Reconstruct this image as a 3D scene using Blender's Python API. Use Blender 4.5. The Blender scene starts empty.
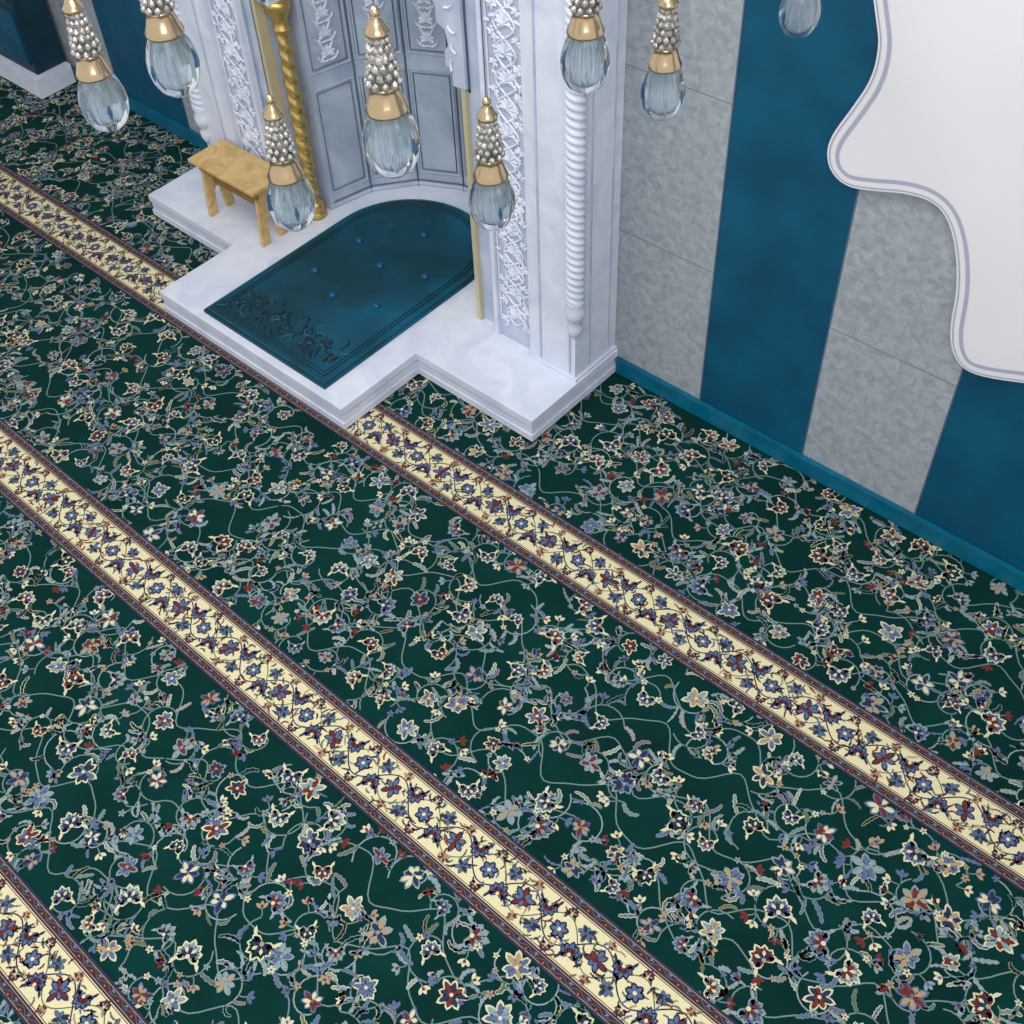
import bpy, math, random
from mathutils import Matrix, Vector
random.seed(7)
sc = bpy.context.scene
try:
    sc.view_settings.view_transform = 'Standard'
except Exception: pass

# ---------------- materials ----------------
def s2l(c):
    return tuple(((x/255)/12.92 if x/255 <= .04045 else ((x/255+.055)/1.055)**2.4) for x in c)
def mat(name, rgb, rough=.6, metal=0, var=.0, scale=8, bump=0, bscale=60, trans=0, ior=1.45, rgb2=None, detail=4, spec=.4, emis=0, dist=0, lo=.35, hi=.65):
    m = bpy.data.materials.new(name); m.use_nodes = True
    nt = m.node_tree; b = nt.nodes['Principled BSDF']
    c = s2l(rgb)
    b.inputs['Base Color'].default_value = (*c, 1)
    b.inputs['Roughness'].default_value = rough
    b.inputs['Metallic'].default_value = metal
    b.inputs['IOR'].default_value = ior
    b.inputs['Specular IOR Level'].default_value = spec
    b.inputs['Transmission Weight'].default_value = trans
    tc = nt.nodes.new('ShaderNodeTexCoord')
    if var or rgb2:
        n = nt.nodes.new('ShaderNodeTexNoise'); n.inputs['Scale'].default_value = scale; n.inputs['Detail'].default_value = detail
        n.inputs['Distortion'].default_value = dist
        nt.links.new(tc.outputs['Object'], n.inputs['Vector'])
        r = nt.nodes.new('ShaderNodeValToRGB')
        c2 = s2l(rgb2) if rgb2 else tuple(min(1, x*(1+var)) for x in c)
        c1 = c if rgb2 else tuple(x*(1-var) for x in c)
        r.color_ramp.elements[0].position = lo; r.color_ramp.elements[0].color = (*c1, 1)
        r.color_ramp.elements[1].position = hi; r.color_ramp.elements[1].color = (*c2, 1)
        nt.links.new(n.outputs['Fac'], r.inputs['Fac']); nt.links.new(r.outputs['Color'], b.inputs['Base Color'])
    if bump:
        n2 = nt.nodes.new('ShaderNodeTexNoise'); n2.inputs['Scale'].default_value = bscale; n2.inputs['Detail'].default_value = 5
        nt.links.new(tc.outputs['Object'], n2.inputs['Vector'])
        bp = nt.nodes.new('ShaderNodeBump'); bp.inputs['Strength'].default_value = bump; bp.inputs['Distance'].default_value = .01
        nt.links.new(n2.outputs['Fac'], bp.inputs['Height']); nt.links.new(bp.outputs['Normal'], b.inputs['Normal'])
    return m

M = {}
M['green'] = mat('carpet_green_pile', (6, 50, 47), .95, var=.2, scale=3, bump=.5, bscale=400, spec=.1)
M['cream'] = mat('carpet_cream_yarn', (206, 200, 166), .95, spec=.1, var=.1, scale=300)
M['ground'] = mat('carpet_cream_ground', (220, 209, 168), .95, spec=.1, var=.08, scale=300)
M['blue'] = mat('carpet_slate_blue_yarn', (90, 104, 136), .95, spec=.1, var=.2, scale=150)
M['grey'] = mat('carpet_grey_yarn', (132, 148, 152), .95, spec=.1, var=.2, scale=150)
M['vine'] = mat('carpet_vine_yarn', (108, 130, 128), .95, spec=.1)
M['red'] = mat('carpet_red_yarn', (106, 50, 46), .95, spec=.1)
M['purple'] = mat('carpet_purple_yarn', (66, 46, 62), .95, spec=.1)
M['tan'] = mat('carpet_tan_yarn', (164, 142, 114), .95, spec=.1)
M['navy'] = mat('carpet_navy_yarn', (44, 52, 80), .95, spec=.1)
M['olive'] = mat('carpet_olive_yarn', (92, 104, 88), .95, spec=.1)
M['marble'] = mat('white_marble', (205, 211, 228), .4, rgb2=(222, 226, 238), scale=5, dist=1)
M['marble_bluegrey'] = mat('blue_grey_marble', (170, 181, 202), .45, rgb2=(192, 201, 218), scale=4, dist=1)  # blue-grey stone behind the white relief and in the mouldings
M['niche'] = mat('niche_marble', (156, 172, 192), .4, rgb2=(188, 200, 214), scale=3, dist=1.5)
M['joint'] = mat('dark_joint', (84, 98, 122), .6)
M['stonejoint'] = mat('stone_joint', (118, 126, 134), .6)
M['gold'] = mat('gold', (206, 176, 108), .3, metal=.75, bump=.2, bscale=80)
M['palegold'] = mat('pale_gold_paint', (206, 196, 160), .45, metal=.3)
M['wallgrey'] = mat('grey_stone_wall', (136, 144, 152), .55, rgb2=(168, 174, 180), scale=26, detail=10, dist=.8, bump=.15, bscale=30, lo=.3, hi=.7)
M['wallblue'] = mat('teal_blue_wall', (1, 68, 96), .45, rgb2=(4, 82, 112), scale=4, detail=6, bump=.3, bscale=14)
M['base'] = mat('teal_baseboard_paint', (5, 96, 124), .35, var=.15, scale=10)
M['teal'] = mat('teal_velvet_sheen', (0, 56, 68), .6, rgb2=(2, 84, 112), scale=2.6, detail=3, bump=.3, bscale=25, lo=.4, hi=.68)  # brighter blue blotches paint the velvet's sheen into its colour
M['tealdark'] = mat('teal_embroidery_dark', (1, 34, 46), .6)
M['teallight'] = mat('teal_embroidery_light', (28, 92, 112), .5)
M['stud'] = mat('blue_button', (8, 80, 122), .3)
M['wood'] = mat('light_wood', (190, 156, 100), .5, rgb2=(214, 182, 126), scale=9, dist=2)
M['woodd'] = mat('wood_dark_edge', (144, 108, 62), .5, var=.15)
M['overlay'] = mat('overlay_white', (222, 221, 224), .5, var=.02, scale=2)
M['overlayline'] = mat('overlay_lavender', (166, 166, 190), .5)
M['ceiling'] = mat('ceiling_plaster', (235, 235, 235), .8)
M['glass'] = mat('clear_glass', (246, 250, 253), .02, trans=1, ior=1.3, spec=.5)
M['crystal'] = mat('cut_crystal', (206, 202, 196), .2, metal=.6, bump=1, bscale=45, rgb2=(140, 136, 134), scale=60)
M['crystalblue'] = mat('clear_crystal_core', (206, 226, 238), .08, trans=.75, ior=1.45, rgb2=(244, 248, 252), scale=25)
M['bluestone'] = mat('blue_crystal_chip', (60, 130, 180), .1, trans=.5, ior=1.45)
M['lampgold'] = mat('lamp_brass', (208, 182, 146), .2, metal=.9)
M['cord'] = mat('cord_wire', (150, 150, 150), .4, metal=.6)
M['dark'] = mat('dark_teal_cabinet', (14, 50, 66), .5, var=.2)
M['plastic'] = mat('white_plastic', (225, 228, 230), .4)

# ---------------- mesh builder ----------------
class MB:
    def __init__(s): s.v = []; s.f = []; s.m = []; s.sm = []; s.mats = []
    def mi(s, k):
        if k not in s.mats: s.mats.append(k)
        return s.mats.index(k)
    def raw(s, vs, fs, k, smooth=False):
        o = len(s.v); s.v += [tuple(p) for p in vs]; i = s.mi(k)
        for f in fs: s.f.append([o+j for j in f]); s.m.append(i); s.sm.append(smooth)
    def box(s, x0, x1, y0, y1, z0, z1, k):
        vs = [(x, y, z) for z in (z0, z1) for y in (y0, y1) for x in (x0, x1)]
        s.raw(vs, [(0,2,3,1),(4,5,7,6),(0,1,5,4),(1,3,7,5),(3,2,6,7),(2,0,4,6)], k)
    def prism(s, poly, a, b, k, fn=lambda u, v, h: (u, v, h)):
        n = len(poly)
        vs = [fn(u, v, a) for u, v in poly]+[fn(u, v, b) for u, v in poly]
        fs = [list(range(n))[::-1], list(range(n, 2*n))]+[(i, (i+1) % n, n+(i+1) % n, n+i) for i in range(n)]
        s.raw(vs, fs, k)
    def lathe(s, c, prof, k, n=20, smooth=True, flute=0, nf=0, twist=0):
        vs = []; fs = []
        for (r, z) in prof:
            for i in range(n):
                a = 2*math.pi*i/n
                rr = r*(1+flute*math.cos(nf*a+twist*z)) if flute else r
                vs.append((c[0]+rr*math.cos(a), c[1]+rr*math.sin(a), c[2]+z))
        for j in range(len(prof)-1):
            for i in range(n):
                fs.append((j*n+i, j*n+(i+1) % n, (j+1)*n+(i+1) % n, (j+1)*n+i))
        fs.append(list(range(n))[::-1]); fs.append([(len(prof)-1)*n+i for i in range(n)])
        s.raw(vs, fs, k, smooth)
    def paint(s, P, fn):
        for pts, lay, k in P.polys: s.raw([fn(u, v, lay+dh) for u, v, dh in pts], [list(range(len(pts)))], k)
        for pts, faces, lay, k in P.strips: s.raw([fn(u, v, lay+dh) for u, v, dh in pts], faces, k)
    def obj(s, name, recalc=False):
        me = bpy.data.meshes.new(name); me.from_pydata(s.v, [], s.f)
        for k in s.mats: me.materials.append(M[k])
        me.polygons.foreach_set('material_index', s.m); me.polygons.foreach_set('use_smooth', s.sm)
        me.update()
        if recalc:
            import bmesh
            bm = bmesh.new(); bm.from_mesh(me); bmesh.ops.recalc_face_normals(bm, faces=bm.faces); bm.to_mesh(me); bm.free()
        o = bpy.data.objects.new(name, me); sc.collection.objects.link(o); return o

# ---------------- flat ornament painter ----------------
class Paint:
    def __init__(s, dz=.0004, ridge=0): s.polys = []; s.strips = []; s.dz = dz; s.ridge = ridge
    def poly(s, pts, lay, k): s.polys.append(([(x, y, 0) for x, y in pts], lay*s.dz, k))
    def disc(s, x, y, r, lay, k, n=8):
        if s.ridge:
            vs = [(x+r*math.cos(6.283*i/n), y+r*math.sin(6.283*i/n), 0) for i in range(n)]+[(x, y, s.ridge)]
            s.strips.append((vs, [(i, (i+1) % n, n) for i in range(n)], lay*s.dz, k))
        else: s.poly([(x+r*math.cos(6.283*i/n), y+r*math.sin(6.283*i/n)) for i in range(n)], lay, k)
    def stroke(s, pts, ws, lay, k):
        n = len(pts)
        if not hasattr(ws, '__len__'): ws = [ws]*n
        vs = []
        for i in range(n):
            a = pts[max(0, i-1)]; b = pts[min(n-1, i+1)]
            dx, dy = b[0]-a[0], b[1]-a[1]; L = math.hypot(dx, dy) or 1
            nx, ny = -dy/L*ws[i]/2, dx/L*ws[i]/2
            vs.append((pts[i][0]+nx, pts[i][1]+ny, 0))
            if s.ridge: vs.append((pts[i][0], pts[i][1], s.ridge))
            vs.append((pts[i][0]-nx, pts[i][1]-ny, 0))
        fs = []
        if s.ridge:
            for i in range(n-1):
                a = 3*i; fs += [(a, a+1, a+4, a+3), (a+1, a+2, a+5, a+4)]
        else:
            for i in range(n-1): a = 2*i; fs.append((a, a+1, a+3, a+2))
        s.strips.append((vs, fs, lay*s.dz, k))
    def petal(s, x, y, ang, L, W, lay, k):
        sh = [(0, .12), (.25, .7), (.55, 1), (.8, .75), (1, 0)]
        c, d = math.cos(ang), math.sin(ang)
        if s.ridge:
            s.stroke([(x+c*L*t, y+d*L*t) for t, w in sh], [W*w for t, w in sh], lay, k); return
        pts = [(x+c*L*t-d*W*w/2, y+d*L*t+c*W*w/2) for t, w in sh]+[(x+c*L*t+d*W*w/2, y+d*L*t-c*W*w/2) for t, w in sh[-2::-1]]
        s.poly(pts, lay, k)
def rosette(P, x, y, s, n, rot, kp, kc, lay=4, ko=None):
    for i in range(n):
        a = rot+2*math.pi*i/n
        if ko: P.petal(x, y, a, s*1.18, s*.85, lay, ko)
        P.petal(x, y, a, s*.95, s*.5, lay+1, kp)
    P.disc(x, y, s*.24, lay+2, kc)
def palmette(P, x, y, s, a, ko, k1, k2, kc, lay=3):
    for i in range(7):
        t = (i-3)/3; ang = a+t*1.75
        L = s*(1.05-.28*abs(t))
        P.petal(x, y, ang, L, s*.5, lay, ko)
        P.petal(x, y, ang, L*.86, s*.34, lay+1, k1)
    for i in range(5):
        t = (i-2)/2; P.petal(x, y, a+t*1.1, s*.6, s*.24, lay+2, ko if i % 2 else k2)
    P.petal(x-math.cos(a)*s*.15, y-math.sin(a)*s*.15, a, s*.5, s*.3, lay+3, k2)
    P.disc(x, y, s*.14, lay+4, kc)
    for sg in (-1, 1):
        pts = [(x+math.cos(a+sg*(1.7+t*.5))*s*(.3+.8*t), y+math.sin(a+sg*(1.7+t*.5))*s*(.3+.8*t)) for t in (0, .25, .5, .75, 1)]
        P.stroke(pts, [s*.1, s*.26, s*.18, s*.22, .002], lay+1, ko)
def bloom(P, x, y, s, a, rng, ko, k1, k2, lay=3):
    n = rng.choice((6, 7, 8))
    for i in range(n):
        an = a+2*math.pi*i/n+rng.uniform(-.15, .15); L = s*rng.uniform(.75, 1.25)
        P.petal(x, y, an, L, s*.54, lay, ko); P.petal(x+math.cos(an)*s*.1, y+math.sin(an)*s*.1, an, L*.74, s*.36, lay+1, k1 if i % 3 else k2)
    for i in range(3): P.petal(x, y, a+i*2.09+.5, s*.38, s*.24, lay+2, k2)
    P.disc(x, y, s*.15, lay+3, ko, 6)
def leaf(P, x, y, a, L, W, curl, lay, k, ko=None):
    pts = []; px, py, ang = x, y, a; n = 9
    for i in range(n):
        pts.append((px, py)); px += math.cos(ang)*L/n; py += math.sin(ang)*L/n; ang += curl/n
    w = [.15, .8, .45, 1.05, .5, .95, .45, .65, .03]
    if ko: P.stroke(pts, [W*q+.005 for q in w], lay, ko)
    P.stroke(pts, [W*q for q in w], lay+1, k)
def field(P, x0, x1, y0, y1, rng, cell=.158):
    nx = max(1, round((x1-x0)/cell)); ny = max(1, round((y1-y0)/cell)); cx = (x1-x0)/nx; cy = (y1-y0)/ny
    for j in range(1, ny):
        yb = y0+j*cy; ph = rng.random()*6; n = int((x1-x0)/.022)
        P.stroke([(x0+(x1-x0)*i/n, yb+cy*.38*math.sin(2*math.pi*(x1-x0)*i/n/(cell*2.3)+ph)+.012*math.sin(i*.9)) for i in range(n+1)], .0052, 1, 'vine')
    for i in range(nx):
        for j in range(ny):
            x = x0+(i+.5+rng.uniform(-.27, .27)+(.25 if j % 2 else -.25))*cx; y = y0+(j+.5+rng.uniform(-.25, .25))*cy
            R = rng.uniform(.07, .105); a0 = rng.random()*6.28; d = rng.choice((-1, 1)); pts = []
            for t in range(14):
                t /= 13; r = R*(1-.6*t); an = a0+d*t*4.4; pts.append((x+r*math.cos(an), y+r*math.sin(an)))
            P.stroke(pts, .0052, 2, rng.choice(('vine', 'grey', 'vine')))
            ty = rng.random(); A = rng.random()*6.28; S = rng.uniform(.038, .064)
            if ty < .34: palmette(P, x, y, S, A, rng.choice(('cream', 'grey', 'cream')), rng.choice(('blue', 'grey', 'blue')), rng.choice(('red', 'navy')), 'cream')
            elif ty < .52: palmette(P, x, y, S, A, 'cream', rng.choice(('red', 'blue', 'green')), 'navy', 'tan')
            elif ty < .82: bloom(P, x, y, S*.85, A, rng, rng.choice(('cream', 'grey', 'cream')), rng.choice(('blue', 'grey', 'grey', 'navy')), rng.choice(('red', 'blue', 'tan')))
            else: bloom(P, x, y, S*.85, A, rng, rng.choice(('blue', 'grey')), rng.choice(('cream', 'tan')), rng.choice(('red', 'navy')))
            for q in range(9):
                idx = rng.randrange(0, 12); px, py = pts[idx]; an = a0+d*idx/13*4.4
                ty = rng.random(); oa = an+rng.uniform(-1.3, 1.3)
                if ty < .62:
                    leaf(P, px, py, oa, rng.uniform(.045, .1), rng.uniform(.010, .018), rng.uniform(-2.8, 2.8), 2, rng.choice(('grey', 'blue', 'grey', 'olive', 'vine', 'green', 'blue')), rng.choice(('cream', 'grey', None, 'tan', 'vine')))
                elif ty < .85:
                    ex, ey = px+math.cos(oa)*.03, py+math.sin(oa)*.03
                    P.stroke([(px, py), ((px+ex)/2+.004, (py+ey)/2), (ex, ey)], .004, 2, 'vine')
                    kk = rng.choice(('cream', 'cream', 'red', 'blue', 'tan', 'grey'))
                    for da in (-.8, 0, .8): P.petal(ex, ey, oa+da, .03, .014, 3, kk)
                    P.petal(ex, ey, oa, .016, .01, 4, rng.choice(('red', 'blue')))
                else:
                    rosette(P, px, py, rng.uniform(.012, .018), 5, oa, rng.choice(('cream', 'blue', 'tan', 'grey')), rng.choice(('red', 'blue')), 4)
def stripe(P, x0, x1, yc, rng):
    B = 11; hw = .141; iw = .097
    P.poly([(x0, yc-hw), (x1, yc-hw), (x1, yc+hw), (x0, yc+hw)], B, 'purple')
    P.poly([(x0, yc-iw), (x1, yc-iw), (x1, yc+iw), (x0, yc+iw)], B+1, 'ground')
    for sg in (-1, 1):
        for o, w, k in ((iw+.001, .004, 'navy'), (iw-.006, .003, 'red'), (hw-.004, .006, 'navy'), (hw-.011, .0025, 'tan'), (iw+.007, .0025, 'tan')):
            P.poly([(x0, yc+sg*o-w/2), (x1, yc+sg*o-w/2), (x1, yc+sg*o+w/2), (x0, yc+sg*o+w/2)], B+2, k)
        n = int((x1-x0)/.0125); yb = yc+sg*(hw+iw)/2
        P.stroke([(x0+.0125*i, yb+.008*math.sin(i*math.pi/3)) for i in range(n)], .0025, B+3, 'olive')
        for i in range(int((x1-x0)/.0375)):
            xx = x0+.0375*i+.019
            rosette(P, xx, yb+(.005 if i % 2 else -.005), .0115, 4, .5*i, ('red', 'blue')[i % 2], 'tan', B+4)
    per = .32; n = int((x1-x0)/.015)
    f = lambda x: .055*math.sin(2*math.pi*x/per)
    P.stroke([(x0+.015*i, yc+f(x0+.015*i)) for i in range(n)], .005, B+2, 'navy')
    P.stroke([(x0+.015*i, yc-f(x0+.015*i)*1.1) for i in range(n)], .004, B+2, 'olive')
    x = x0; i = 0
    while x < x1:
        ph = i % 4
        if ph in (1, 3):
            sg = 1 if ph == 1 else -1
            palmette(P, x, yc+sg*.045, .047, -sg*1.57+.3, 'navy', 'blue', 'red', 'ground', B+3)
            bloom(P, x, yc-sg*.05, .032, i, rng, 'olive', 'blue', 'navy', B+3)
        elif ph == 0:
            bloom(P, x, yc, .043, i, rng, 'navy', 'blue', 'red', B+3)
            for sg in (-1, 1): bloom(P, x+.01, yc+sg*.073, .022, i, rng, 'tan', 'red', 'tan', B+3)
        else:
            rosette(P, x, yc, .03, 6, i, 'blue', 'ground', B+3, 'navy')
            for sg in (-1, 1): palmette(P, x, yc+sg*.07, .027, sg*1.57, 'navy', 'red', 'tan', 'ground', B+3)
        for q in range(13):
            leaf(P, x+rng.uniform(-.04, .04), yc+rng.uniform(-.08, .08), rng.random()*6.28, rng.uniform(.03, .055), .009, rng.uniform(-2.5, 2.5), B+2, rng.choice(('red', 'olive', 'blue', 'navy', 'tan', 'red', 'olive')))
        x += per/4; i += 1

# ---------------- floor and carpet ----------------
XL, XR, YF, YW = -9.2, 2.2, -1.5, 3.5
b = MB(); b.box(XL, XR, YF, 4.3, -.12, -.012, 'ceiling'); b.obj('floor')
b = MB(); b.box(XL, XR, YF, YW-.004, -.012, 0, 'green')
rng = random.Random(3); P = Paint()
cs = [2.464, 1.196, -.072, -1.34]
yr = [(2.585, 3.5), (1.317, 2.343), (.049, 1.075), (-1.219, -.193)]
for (a, c) in yr: field(P, XL+.1, XR-.1, a, c, rng)
for c in cs: stripe(P, XL, XR, c, rng)
b.paint(P, lambda u, v, h: (u, min(v, YW-.006), h+.0002))
b.obj('patterned_prayer_carpet')

# ---------------- back wall ----------------
HW = 5.4
segs = [[(-9.2, -8.7, 'b'), (-8.7, -8.15, 'g'), (-8.15, -7.6, 'b'), (-7.6, -7.07, 'g'), (-7.07, -6.66, 'g'), (-6.66, -5.93, 'b'), (-5.93, -4.9, 'g')],
        [(-2.8, -2.131, 'g'), (-2.131, -1.584, 'b'), (-1.584, -1.042, 'g'), (-1.042, -.5, 'b'), (-.5, .05, 'g'), (.05, .6, 'b'), (.6, 1.15, 'g'), (1.15, 2.2, 'b')]]
for sg_ in segs:
    w = MB()
    for a, c, k in sg_:
        w.box(a, c, YW, YW+.15, 0, HW, 'wallblue' if k == 'b' else 'wallgrey')
        w.box(a, a+.006, YW-.002, YW+.01, 0, HW, 'joint')
        if k == 'g':
            for z in (.82, 1.59, 2.4, 3.2, 4.0): w.box(a, c, YW-.001, YW+.01, z, z+.004, 'stonejoint')
    w.obj('wall_back')
w = MB(); w.box(-4.9, -2.8, YW, YW+.15, 3.35, HW, 'wallgrey'); w.obj('wall_back')
for a, c in ((-9.2, -5.51), (-2.6, 2.2)):
    b = MB(); b.box(a, c, YW-.022, YW-.004, 0.009, .085, 'base'); b.box(a, c, YW-.028, YW-.004, .085, .1, 'base'); b.obj('baseboard_back')
b = MB(); b.box(XL, XR, YF, 4.3, HW, HW+.1, 'ceiling'); b.obj('ceiling')

# ---------------- mihrab ----------------
CX = -3.95
mh = MB()
def outline(d):
    return [(-5.5+d, 2.868+d), (-4.74+d, 2.868+d), (-4.74+d, 2.366+d), (-3.345-d, 2.366+d), (-3.345-d, 2.868+d), (-2.605-d, 2.868+d), (-2.605-d, 3.498), (-3.1, 3.498), (-3.1, 4.15), (-4.8, 4.15), (-4.8, 3.498), (-5.5+d, 3.498)]
for z0, z1, d in ((.009, .045, 0), (.045, .055, .012), (.055, .09, .006), (.09, .1, .022), (.1, .14, .0)):
    mh.prism(outline(d), z0, z1, 'marble')
PT = 2.7
def pier(x0, x1, y, k='marble', z0=.14, z1=PT): mh.box(x0, x1, y, 3.62 if x1 < -2.81 and x0 > -4.89 else 3.498, z0, z1, k)
pier(-2.848, -2.625, 3.20, 'marble')
pier(-3.128, -2.848, 3.235, 'marble_bluegrey')
pier(-3.27, -3.128, 3.27, 'marble_bluegrey')
mh.box(-2.905, -2.848, 3.205, 3.25, .14, PT, 'marble'); mh.box(-3.14, -3.118, 3.215, 3.25, .14, PT, 'marble')
mh.box(-3.285, -3.262, 3.245, 3.30, .14, PT, 'palegold')
mh.box(-2.862, -2.612, 3.19, 3.498, .14, .158, 'marble')
pier(-5.28, -5.06, 3.20, 'marble')
pier(-5.06, -4.76, 3.235, 'marble_bluegrey')
pier(-4.76, -4.64, 3.27, 'marble_bluegrey')
mh.box(-5.06, -5.0, 3.205, 3.25, .14, PT, 'marble'); mh.box(-4.77, -4.745, 3.215, 3.25, .14, PT, 'marble')
mh.box(-4.655, -4.63, 3.245, 3.30, .14, PT, 'palegold')
mh.box(-5.292, -5.05, 3.19, 3.498, .14, .158, 'marble')
def relief_strip(x0, x1, y, z0, z1, seed):
    r = random.Random(seed); R = Paint(dz=.0006, ridge=.006); xc = (x0+x1)/2; hw = (x1-x0)/2
    z = z0; n = int((z1-z0)/.02)
    R.stroke([(xc+hw*.55*math.sin(i*.02*2*math.pi/.24), z0+i*.02) for i in range(n)], .012, 1, 'marble')
    R.stroke([(xc-hw*.55*math.sin(i*.02*2*math.pi/.24), z0+i*.02) for i in range(n)], .012, 1, 'marble')
    i = 0
    while z < z1-.05:
        sg = 1 if i % 2 else -1
        palmette(R, xc, z+.06, .055, 1.57-sg*.3, 'marble', 'marble', 'marble', 'marble', 2)
        for q in range(7): leaf(R, xc+r.choice((-1, 1))*hw*r.uniform(.2, .75), z+.018*q, r.random()*6.28, .055, .024, r.uniform(-3, 3), 1, 'marble')
        for s2 in (-1, 1): bloom(R, xc+s2*hw*.62, z+.005, .026, z, r, 'marble', 'marble', 'marble', 2)
        z += .12; i += 1
    for xx in (x0+.006, x1-.006): R.stroke([(xx, z0), (xx, z1)], .012, 1, 'marble')
    mh.paint(R, lambda u, v, h: (min(max(u, x0), x1), y-.002-h, v))
relief_strip(-3.115, -2.908, 3.235, .25, PT-.05, 1)
relief_strip(-4.99, -4.78, 3.235, .25, PT-.05, 2)
for x in (-2.83, -2.655, -5.26, -5.08): mh.box(x-.004, x+.004, 3.194, 3.201, .18, PT, 'marble_bluegrey')
for y in (3.30, 3.44): mh.box(-2.626, -2.62, y-.004, y+.004, .18, PT, 'marble_bluegrey')
def rope(x, y):
    prof = [(.0, .40), (.02, .41), (.032, .44), (.036, .47), (.024, .5), (.04, .515), (.046, .54), (.046, .57), (.036, .6), (.044, .615)]
    mh.lathe((x, y, 0), prof, 'marble', 16)
    pr = [(.04, .615+i*.0065) for i in range(int((2.6-.615)/.0065))]
    n = 16; vs = []; fs = []
    for j, (r, z) in enumerate(pr):
        for i in range(n):
            a = 2*math.pi*i/n; rr = r*(1+.13*math.cos(2*a+z*2*math.pi/.036)); vs.append((x+rr*math.cos(a), y+rr*math.sin(a), z))
    for j in range(len(pr)-1):
        for i in range(n): fs.append((j*n+i, j*n+(i+1) % n, (j+1)*n+(i+1) % n, (j+1)*n+i))
    mh.raw(vs, fs, 'marble', True)
rope(-2.63, 3.205); rope(-5.265, 3.205)
NC = (CX, 3.42); NR = .60; NF = 7; ZT = 2.3
ang = [math.pi*i/NF for i in range(NF+1)]
nv = [(NC[0]+NR*math.cos(a), NC[1]+NR*math.sin(a)) for a in ang]
for i in range(NF):
    (xa, ya), (xb, yb) = nv[i], nv[i+1]
    mh.raw([(xa, ya, .14), (xb, yb, .14), (xb, yb, ZT), (xa, ya, ZT)], [(0, 1, 2, 3)], 'niche')
    L = math.hypot(xb-xa, yb-ya); tx, ty = (xb-xa)/L, (yb-ya)/L; nx, ny = -ty, tx
    mid = ((xa+xb)/2, (ya+yb)/2)
    if (NC[0]-mid[0])*nx+(NC[1]-mid[1])*ny < 0: nx, ny = -nx, -ny
    R = Paint(dz=.0005, ridge=.006)
    for (z0, z1) in ((.22, .86), (.92, 1.5), (1.58, 2.2)):
        for ins, wd, k in ((.016, .010, 'marble_bluegrey'), (.034, .006, 'joint')):
            a0, a1 = ins, L-ins
            R.stroke([(a0, z0+ins), (a1, z0+ins), (a1, z1-ins), (a0, z1-ins), (a0, z0+ins)], wd, 1, k)
        if z0 > .9:
            for q in range(5):
                zz = z0+.09+q*(z1-z0-.18)/4
                palmette(R, L/2, zz, .05, 1.57, 'marble', 'marble', 'marble', 'marble', 2)
                for sg in (-1, 1): leaf(R, L/2, zz+.03, 1.57+sg*1.3, .085, .02, -sg*2, 2, 'marble'); leaf(R, L/2, zz-.03, -1.57+sg*1.3, .085, .02, sg*2, 2, 'marble')
    R.stroke([(0.002, .14), (0.002, ZT)], .010, 1, 'joint')
    R.stroke([(0, .18), (L, .18)], .008, 1, 'joint')
    R.stroke([(0, .155), (L, .155)], .03, 1, 'marble_bluegrey')
    mh.paint(R, lambda u, v, h, xa=xa, ya=ya, tx=tx, ty=ty, nx=nx, ny=ny: (xa+tx*u+nx*(h+.002), ya+ty*u+ny*(h+.002), v))
vs = []; fs = []; n = 14; mm = 8
for j in range(mm+1):
    e = math.pi/2*j/mm
    for i in range(n+1):
        a = math.pi*i/n; vs.append((NC[0]+NR*math.cos(e)*math.cos(a), NC[1]+NR*math.cos(e)*math.sin(a), ZT+.6*math.sin(e)))
for j in range(mm):
    for i in range(n): fs.append((j*(n+1)+i, j*(n+1)+i+1, (j+1)*(n+1)+i+1, (j+1)*(n+1)+i))
mh.raw(vs, fs, 'niche', True)
mh.box(-3.36, -3.27, 3.42, 3.62, .14, PT, 'marble_bluegrey'); mh.box(-4.64, -4.54, 3.42, 3.62, .14, PT, 'marble_bluegrey')
half = [(.66, 1.36), (.60, 1.36), (.60, 1.44), (.565, 1.44), (.565, 1.50), (.59, 1.53), (.575, 1.60), (.53, 1.62), (.53, 1.70), (.49, 1.72), (.50, 1.80), (.46, 1.88), (.40, 1.92), (.38, 2.0), (.30, 2.08), (.26, 2.17), (.16, 2.24), (.08, 2.34), (0, 2.42)]
def spandrel(sg, y0, y1, k, grow=0):
    pts = [(CX+sg*(x+grow), z+grow) for x, z in half]
    pts += [(CX, 2.75), (CX+sg*.70, 2.75), (CX+sg*.70, 1.36+grow)]
    mh.prism(pts, y0, y1, k, lambda u, v, h: (u, h, v))
for sg in (-1, 1):
    spandrel(sg, 3.27, 3.40, 'marble'); spandrel(sg, 3.255, 3.27, 'joint', .018); spandrel(sg, 3.24, 3.255, 'marble_bluegrey', .028)
    R = Paint(dz=.0006, ridge=.007); r = random.Random(5)
    for q in range(16):
        zz = 1.5+q*.075; xm = .635 - max(0, (zz-1.6))*.18
        leaf(R, CX+sg*xm, zz, r.random()*6.28, .06, .02, 2, 1, 'marble')
        if q > 4: rosette(R, CX+sg*(xm-.02), zz, .03, 6, q, 'marble', 'marble', 1)
    mh.paint(R, lambda u, v, h: (u, 3.238-h, v))
mh.box(-5.34, -2.56, 3.16, 3.498, PT, 2.82, 'marble'); mh.box(-5.28, -2.62, 3.2, 3.498, 2.82, 3.25, 'marble_bluegrey')
mh.box(-5.38, -2.52, 3.12, 3.498, 3.25, 3.34, 'marble'); mh.box(-4.88, -2.82, 3.498, 3.64, PT, 3.34, 'marble_bluegrey'); mh.box(-4.7, -3.2, 3.42, 4.15, 2.9, 3.0, 'marble')
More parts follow.
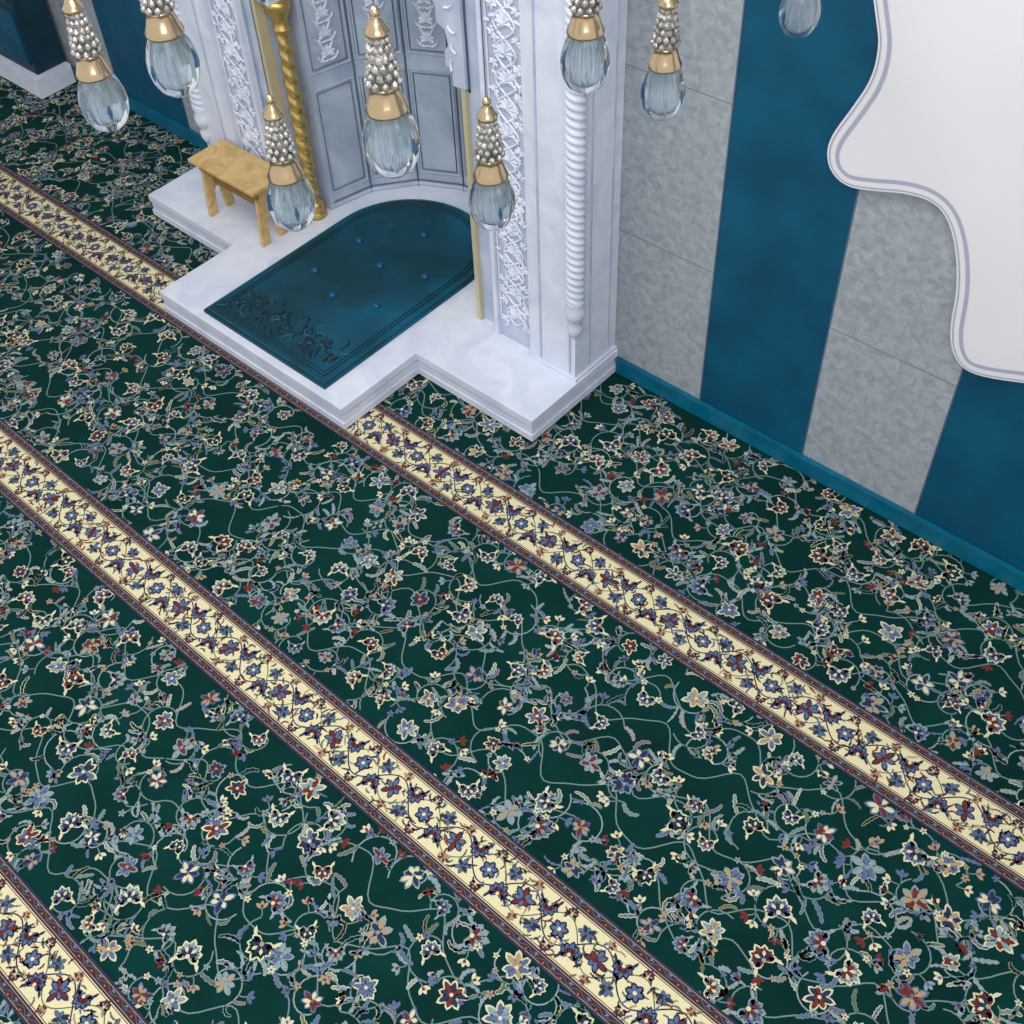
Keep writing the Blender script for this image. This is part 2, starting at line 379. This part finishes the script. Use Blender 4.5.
for i in range(23):
    Pp = Paint(dz=.0006, ridge=.01); rosette(Pp, -5.17+i*.11, 3.03, .04, 8, 0, 'marble', 'marble', 1); mh.paint(Pp, lambda u, v, h: (u, 3.198-h, v))
def goldcol(x, y, q=1):
    mh.lathe((x, y, .14), [(.055*q, 0), (.055*q, .03), (.042*q, .04), (.05*q, .06), (.046*q, .085), (.033*q, .1)], 'gold', 20)
    n = 16; vs = []; fs = []; m = 170
    for j in range(m):
        z = .24+j*(1.22-.24)/(m-1); t = (z-.24)/.98
        r0 = (.030+.008*math.sin(math.pi*t))*q
        for i in range(n):
            a = 2*math.pi*i/n; rr = r0*(1+.16*math.cos(2*a+z*2*math.pi/.08)); vs.append((x+rr*math.cos(a), y+rr*math.sin(a), z))
    for j in range(m-1):
        for i in range(n): fs.append((j*n+i, j*n+(i+1) % n, (j+1)*n+(i+1) % n, (j+1)*n+i))
    mh.raw(vs, fs, 'gold', True)
    mh.lathe((x, y, 1.2), [(.03*q, 0), (.045*q, .01), (.045*q, .025), (.034*q, .035), (.04*q, .07), (.062*q, .12), (.066*q, .14), (.066*q, .16)], 'gold', 20)
goldcol(-4.575, 3.34); goldcol(-3.325, 3.36, .9)
mh.obj('mihrab')

# ---------------- prayer mat ----------------
pm = MB()
def matout(d, n=24, sh=3.40):
    x0, x1, y0 = -4.416+d, -3.504-d, 2.41+d; r = (x1-x0)/2; c = (x0+x1)/2; k = .98
    return [(x0, y0), (x1, y0)]+[(c+r*math.cos(math.pi*i/n), sh+(r*k)*math.sin(math.pi*i/n)) for i in range(n+1)]
pm.prism(matout(0), .141, .158, 'teal'); pm.prism(matout(.008), .158, .164, 'teal')
R = Paint(dz=.0005, ridge=.003)
for d, wd, k in ((.05, .008, 'tealdark'), (.07, .006, 'tealdark'), (.018, .005, 'teallight')):
    o = matout(d); R.stroke(o+[o[0]], wd, 1, k)
r = random.Random(11)
for i in range(9):
    x = -4.30+i*.083
    bloom(R, x, 2.57+(.05 if i % 2 else -.01), .042, i, r, 'tealdark', 'teallight', 'tealdark', 1)
    for q in range(7): leaf(R, x+r.uniform(-.04, .04), 2.57+r.uniform(-.07, .12), r.random()*6.28, .07, .011, r.uniform(-3, 3), 1, r.choice(('tealdark', 'tealdark', 'teallight')))
pm.paint(R, lambda u, v, h: (u, v, .1645+h))
for x, y in ((-4.19, 2.98), (-3.97, 2.90), (-3.73, 2.98), (-4.19, 3.3), (-3.95, 3.22), (-3.7, 3.3), (-3.95, 3.55)):
    pm.lathe((x, y, .163), [(.02, 0), (.02, .006), (.014, .014), (.004, .018)], 'stud', 12)
pm.obj('teal_prayer_mat')

# ---------------- stool ----------------
st = MB(); X0, X1, Y0, Y1 = -5.09, -4.55, 2.95, 3.14; ZB = .141; ZS = .50
st.box(X0, X1, Y0-.01, Y1+.045, ZS-.022, ZS, 'wood')
st.box(X0+.03, X1-.03, Y0+.025, Y0+.045, ZS-.075, ZS-.022, 'woodd'); st.box(X0+.03, X1-.03, Y1-.045, Y1-.025, ZS-.075, ZS-.022, 'woodd')
def sidep(x):
    yc = (Y0+Y1)/2; yA, yB = Y0+.015, Y1-.015
    poly = [(yA-.01, ZB), (yA+.045, ZB), (yA+.055, ZB+.07), (yc-.02, ZB+.14), (yc, ZB+.16), (yc+.02, ZB+.14), (yB-.055, ZB+.07), (yB-.045, ZB), (yB+.01, ZB), (yB-.02, ZS-.022), (yA+.02, ZS-.022)]
    st.prism(poly, x, x+.022, 'wood', lambda u, v, h: (h, u, v))
sidep(X0+.035); sidep(X1-.057)
st.box(X0+.05, X1-.05, (Y0+Y1)/2-.012, (Y0+Y1)/2+.012, ZB+.18, ZB+.225, 'woodd')
o = st.obj('wooden_stool', True)
bv = o.modifiers.new('b', 'BEVEL'); bv.width = .004; bv.segments = 2

# ---------------- camera ----------------
cam = bpy.data.cameras.new('camera'); co = bpy.data.objects.new('camera', cam); sc.collection.objects.link(co)
right = Vector((.7310, .6793, -.0648)).normalized(); fwd = Vector((-.4819, .4466, -.7540)); fwd = (fwd-right*fwd.dot(right)).normalized()
up = right.cross(fwd).normalized()
Mx = Matrix((right, up, -fwd)).transposed().to_4x4(); Mx.translation = (0, 0, 4)
co.matrix_world = Mx; cam.sensor_width = 36; cam.lens = 42.12; cam.shift_x = .0439; cam.shift_y = -.001; cam.clip_end = 100
sc.camera = co

# ---------------- printed layout overlay, added as a panel on the wall (x, z outline) ----------------
W = [(-1.687, 2.316), (-1.656, 2.171), (-1.623, 2.083), (-1.596, 2.008), (-1.597, 1.894), (-1.646, 1.770), (-1.700, 1.651), (-1.710, 1.577), (-1.681, 1.508), (-1.611, 1.475), (-1.513, 1.499), (-1.396, 1.539), (-1.299, 1.549), (-1.231, 1.510), (-1.174, 1.405), (-1.131, 1.255), (-1.119, 1.104), (-1.089, 1.003), (-1.030, .944), (-.943, .951), (-.761, 1.024), (-.5, 1.12)]
pl = MB()
def smooth(pts, it=2):
    for _ in range(it):
        q = [pts[0]]
        for a, c in zip(pts[:-1], pts[1:]): q += [(.75*a[0]+.25*c[0], .75*a[1]+.25*c[1]), (.25*a[0]+.75*c[0], .25*a[1]+.75*c[1])]
        pts = q+[pts[-1]]
    return pts
S = smooth(W); zt = S[0][1]; xr = S[-1][0]
pl.prism(S+[(xr, zt)], 3.46, 3.497, 'overlay', lambda u, v, h: (u, h, v))
R = Paint(dz=.001)
def off(pts, d):
    out = []
    for i in range(len(pts)):
        a = pts[max(0, i-1)]; c = pts[min(len(pts)-1, i+1)]; dx, dy = c[0]-a[0], c[1]-a[1]; L = math.hypot(dx, dy); out.append((pts[i][0]-dy/L*d, pts[i][1]+dx/L*d))
    return out
R.stroke(off(S, .010), .005, 1, 'overlayline'); R.stroke(off(S, .040), .014, 1, 'overlayline')
pl.paint(R, lambda u, v, h: (u, 3.459-h, v))
pl.obj('printed_overlay_panel')

# ---------------- pendant lamps ----------------
def lamp(x, y, z, sc_=1.0):
    L = MB(); s = sc_; c = (x, y, z-.09*s)
    def pf(p): return [(r*s, h*s) for r, h in p]
    L.lathe(c, pf([(.004, 0), (.028, .004), (.050, .022), (.063, .05), (.068, .08), (.066, .108), (.057, .138), (.045, .165), (.038, .186)]), 'glass', 32)
    L.lathe(c, pf([(.003, .025), (.022, .035), (.032, .055), (.036, .085), (.034, .115), (.028, .15), (.02, .18)]), 'crystalblue', 40, True, .16, 10)
    for j in range(5):
        a = 2*math.pi*j/5+x*7
        L.lathe((c[0]+.046*s*math.cos(a), c[1]+.046*s*math.sin(a), c[2]+(.06+.015*(j % 2))*s), pf([(.002, -.02), (.006, 0), (.002, .02)]), 'bluestone' if j % 2 else 'crystalblue', 6, False)
    L.lathe(c, pf([(.050, .168), (.051, .174), (.043, .192), (.037, .212), (.033, .226), (.037, .231)]), 'lampgold', 28)
    for j in range(6):
        zz = .24+j*.020; rr = .036-.0034*j
        for i in range(10):
            a = 2*math.pi*(i+.5*(j % 2))/10
            L.lathe((c[0]+rr*s*math.cos(a), c[1]+rr*s*math.sin(a), c[2]+zz*s), pf([(.002, -.011), (.008, -.005), (.009, 0), (.008, .005), (.002, .011)]), 'crystal', 6, False)
    L.lathe(c, pf([(.034, .228), (.018, .35)]), 'crystal', 16)
    L.lathe(c, pf([(.016, .346), (.028, .35), (.029, .358), (.022, .366), (.016, .38), (.008, .385), (.012, .395), (.012, .403), (.005, .412)]), 'lampgold', 20)
    L.lathe(c, [(.0016, .41*s), (.0016, HW-c[2])], 'cord', 8)
    L.lathe((x, y, HW-.03), [(.012, 0), (.045, .012), (.05, .029)], 'lampgold', 20)
    L.obj('pendant_lamp', True)
for p in ((-2.918, 1.476, 2.289), (-2.617, 1.547, 2.469), (-2.397, 1.670, 2.072), (-1.895, 1.632, 2.470), (-2.026, 2.094, 1.996), (-1.908, 2.363, 2.342), (-1.899, 2.720, 2.091)):
    lamp(*p)
lamp(-1.752, 3.204, 2.182, .92)

# ---------------- small things at the left ----------------
b = MB(); b.box(-7.95, -7.15, 3.2, 3.47, .009, .14, 'marble'); b.box(-7.9, -7.2, 3.25, 3.47, .14, 1.9, 'dark')
for i in range(4): b.box(-7.86, -7.24, 3.235, 3.25, .2+i*.42, .55+i*.42, 'wallblue')
b.box(-7.95, -7.15, 3.2, 3.47, 1.9, 1.97, 'marble'); b.obj('cabinet')
b = MB(); b.box(-6.06, -5.94, 3.487, 3.499, .33, .41, 'plastic'); b.box(-6.03, -5.97, 3.48, 3.487, .35, .39, 'wallgrey'); b.obj('wall_socket')

# ---------------- light ----------------
wd = bpy.data.worlds.new('world'); sc.world = wd; wd.use_nodes = True
wd.node_tree.nodes['Background'].inputs[0].default_value = (.93, .96, 1, 1); wd.node_tree.nodes['Background'].inputs[1].default_value = .8
def area(n, loc, tgt, sx, sy, e, col=(1, 1, 1)):
    l = bpy.data.lights.new(n, 'AREA'); l.shape = 'RECTANGLE'; l.size = sx; l.size_y = sy; l.energy = e; l.color = col
    o = bpy.data.objects.new(n, l); sc.collection.objects.link(o); o.location = loc
    o.rotation_euler = (Vector(tgt)-Vector(loc)).to_track_quat('-Z', 'Y').to_euler()
area('overhead_fill', (-2.5, .8, 5.3), (-2.5, .8, 0), 5, 2.5, 190, (1, .98, .95))  # area light added to brighten floor and walls; no fixture there
area('front_fill', (1.5, -1.3, 4.6), (-3, 3, .5), 3, 2, 95, (.95, .98, 1))  # unseen area light added from the front right; there is no window
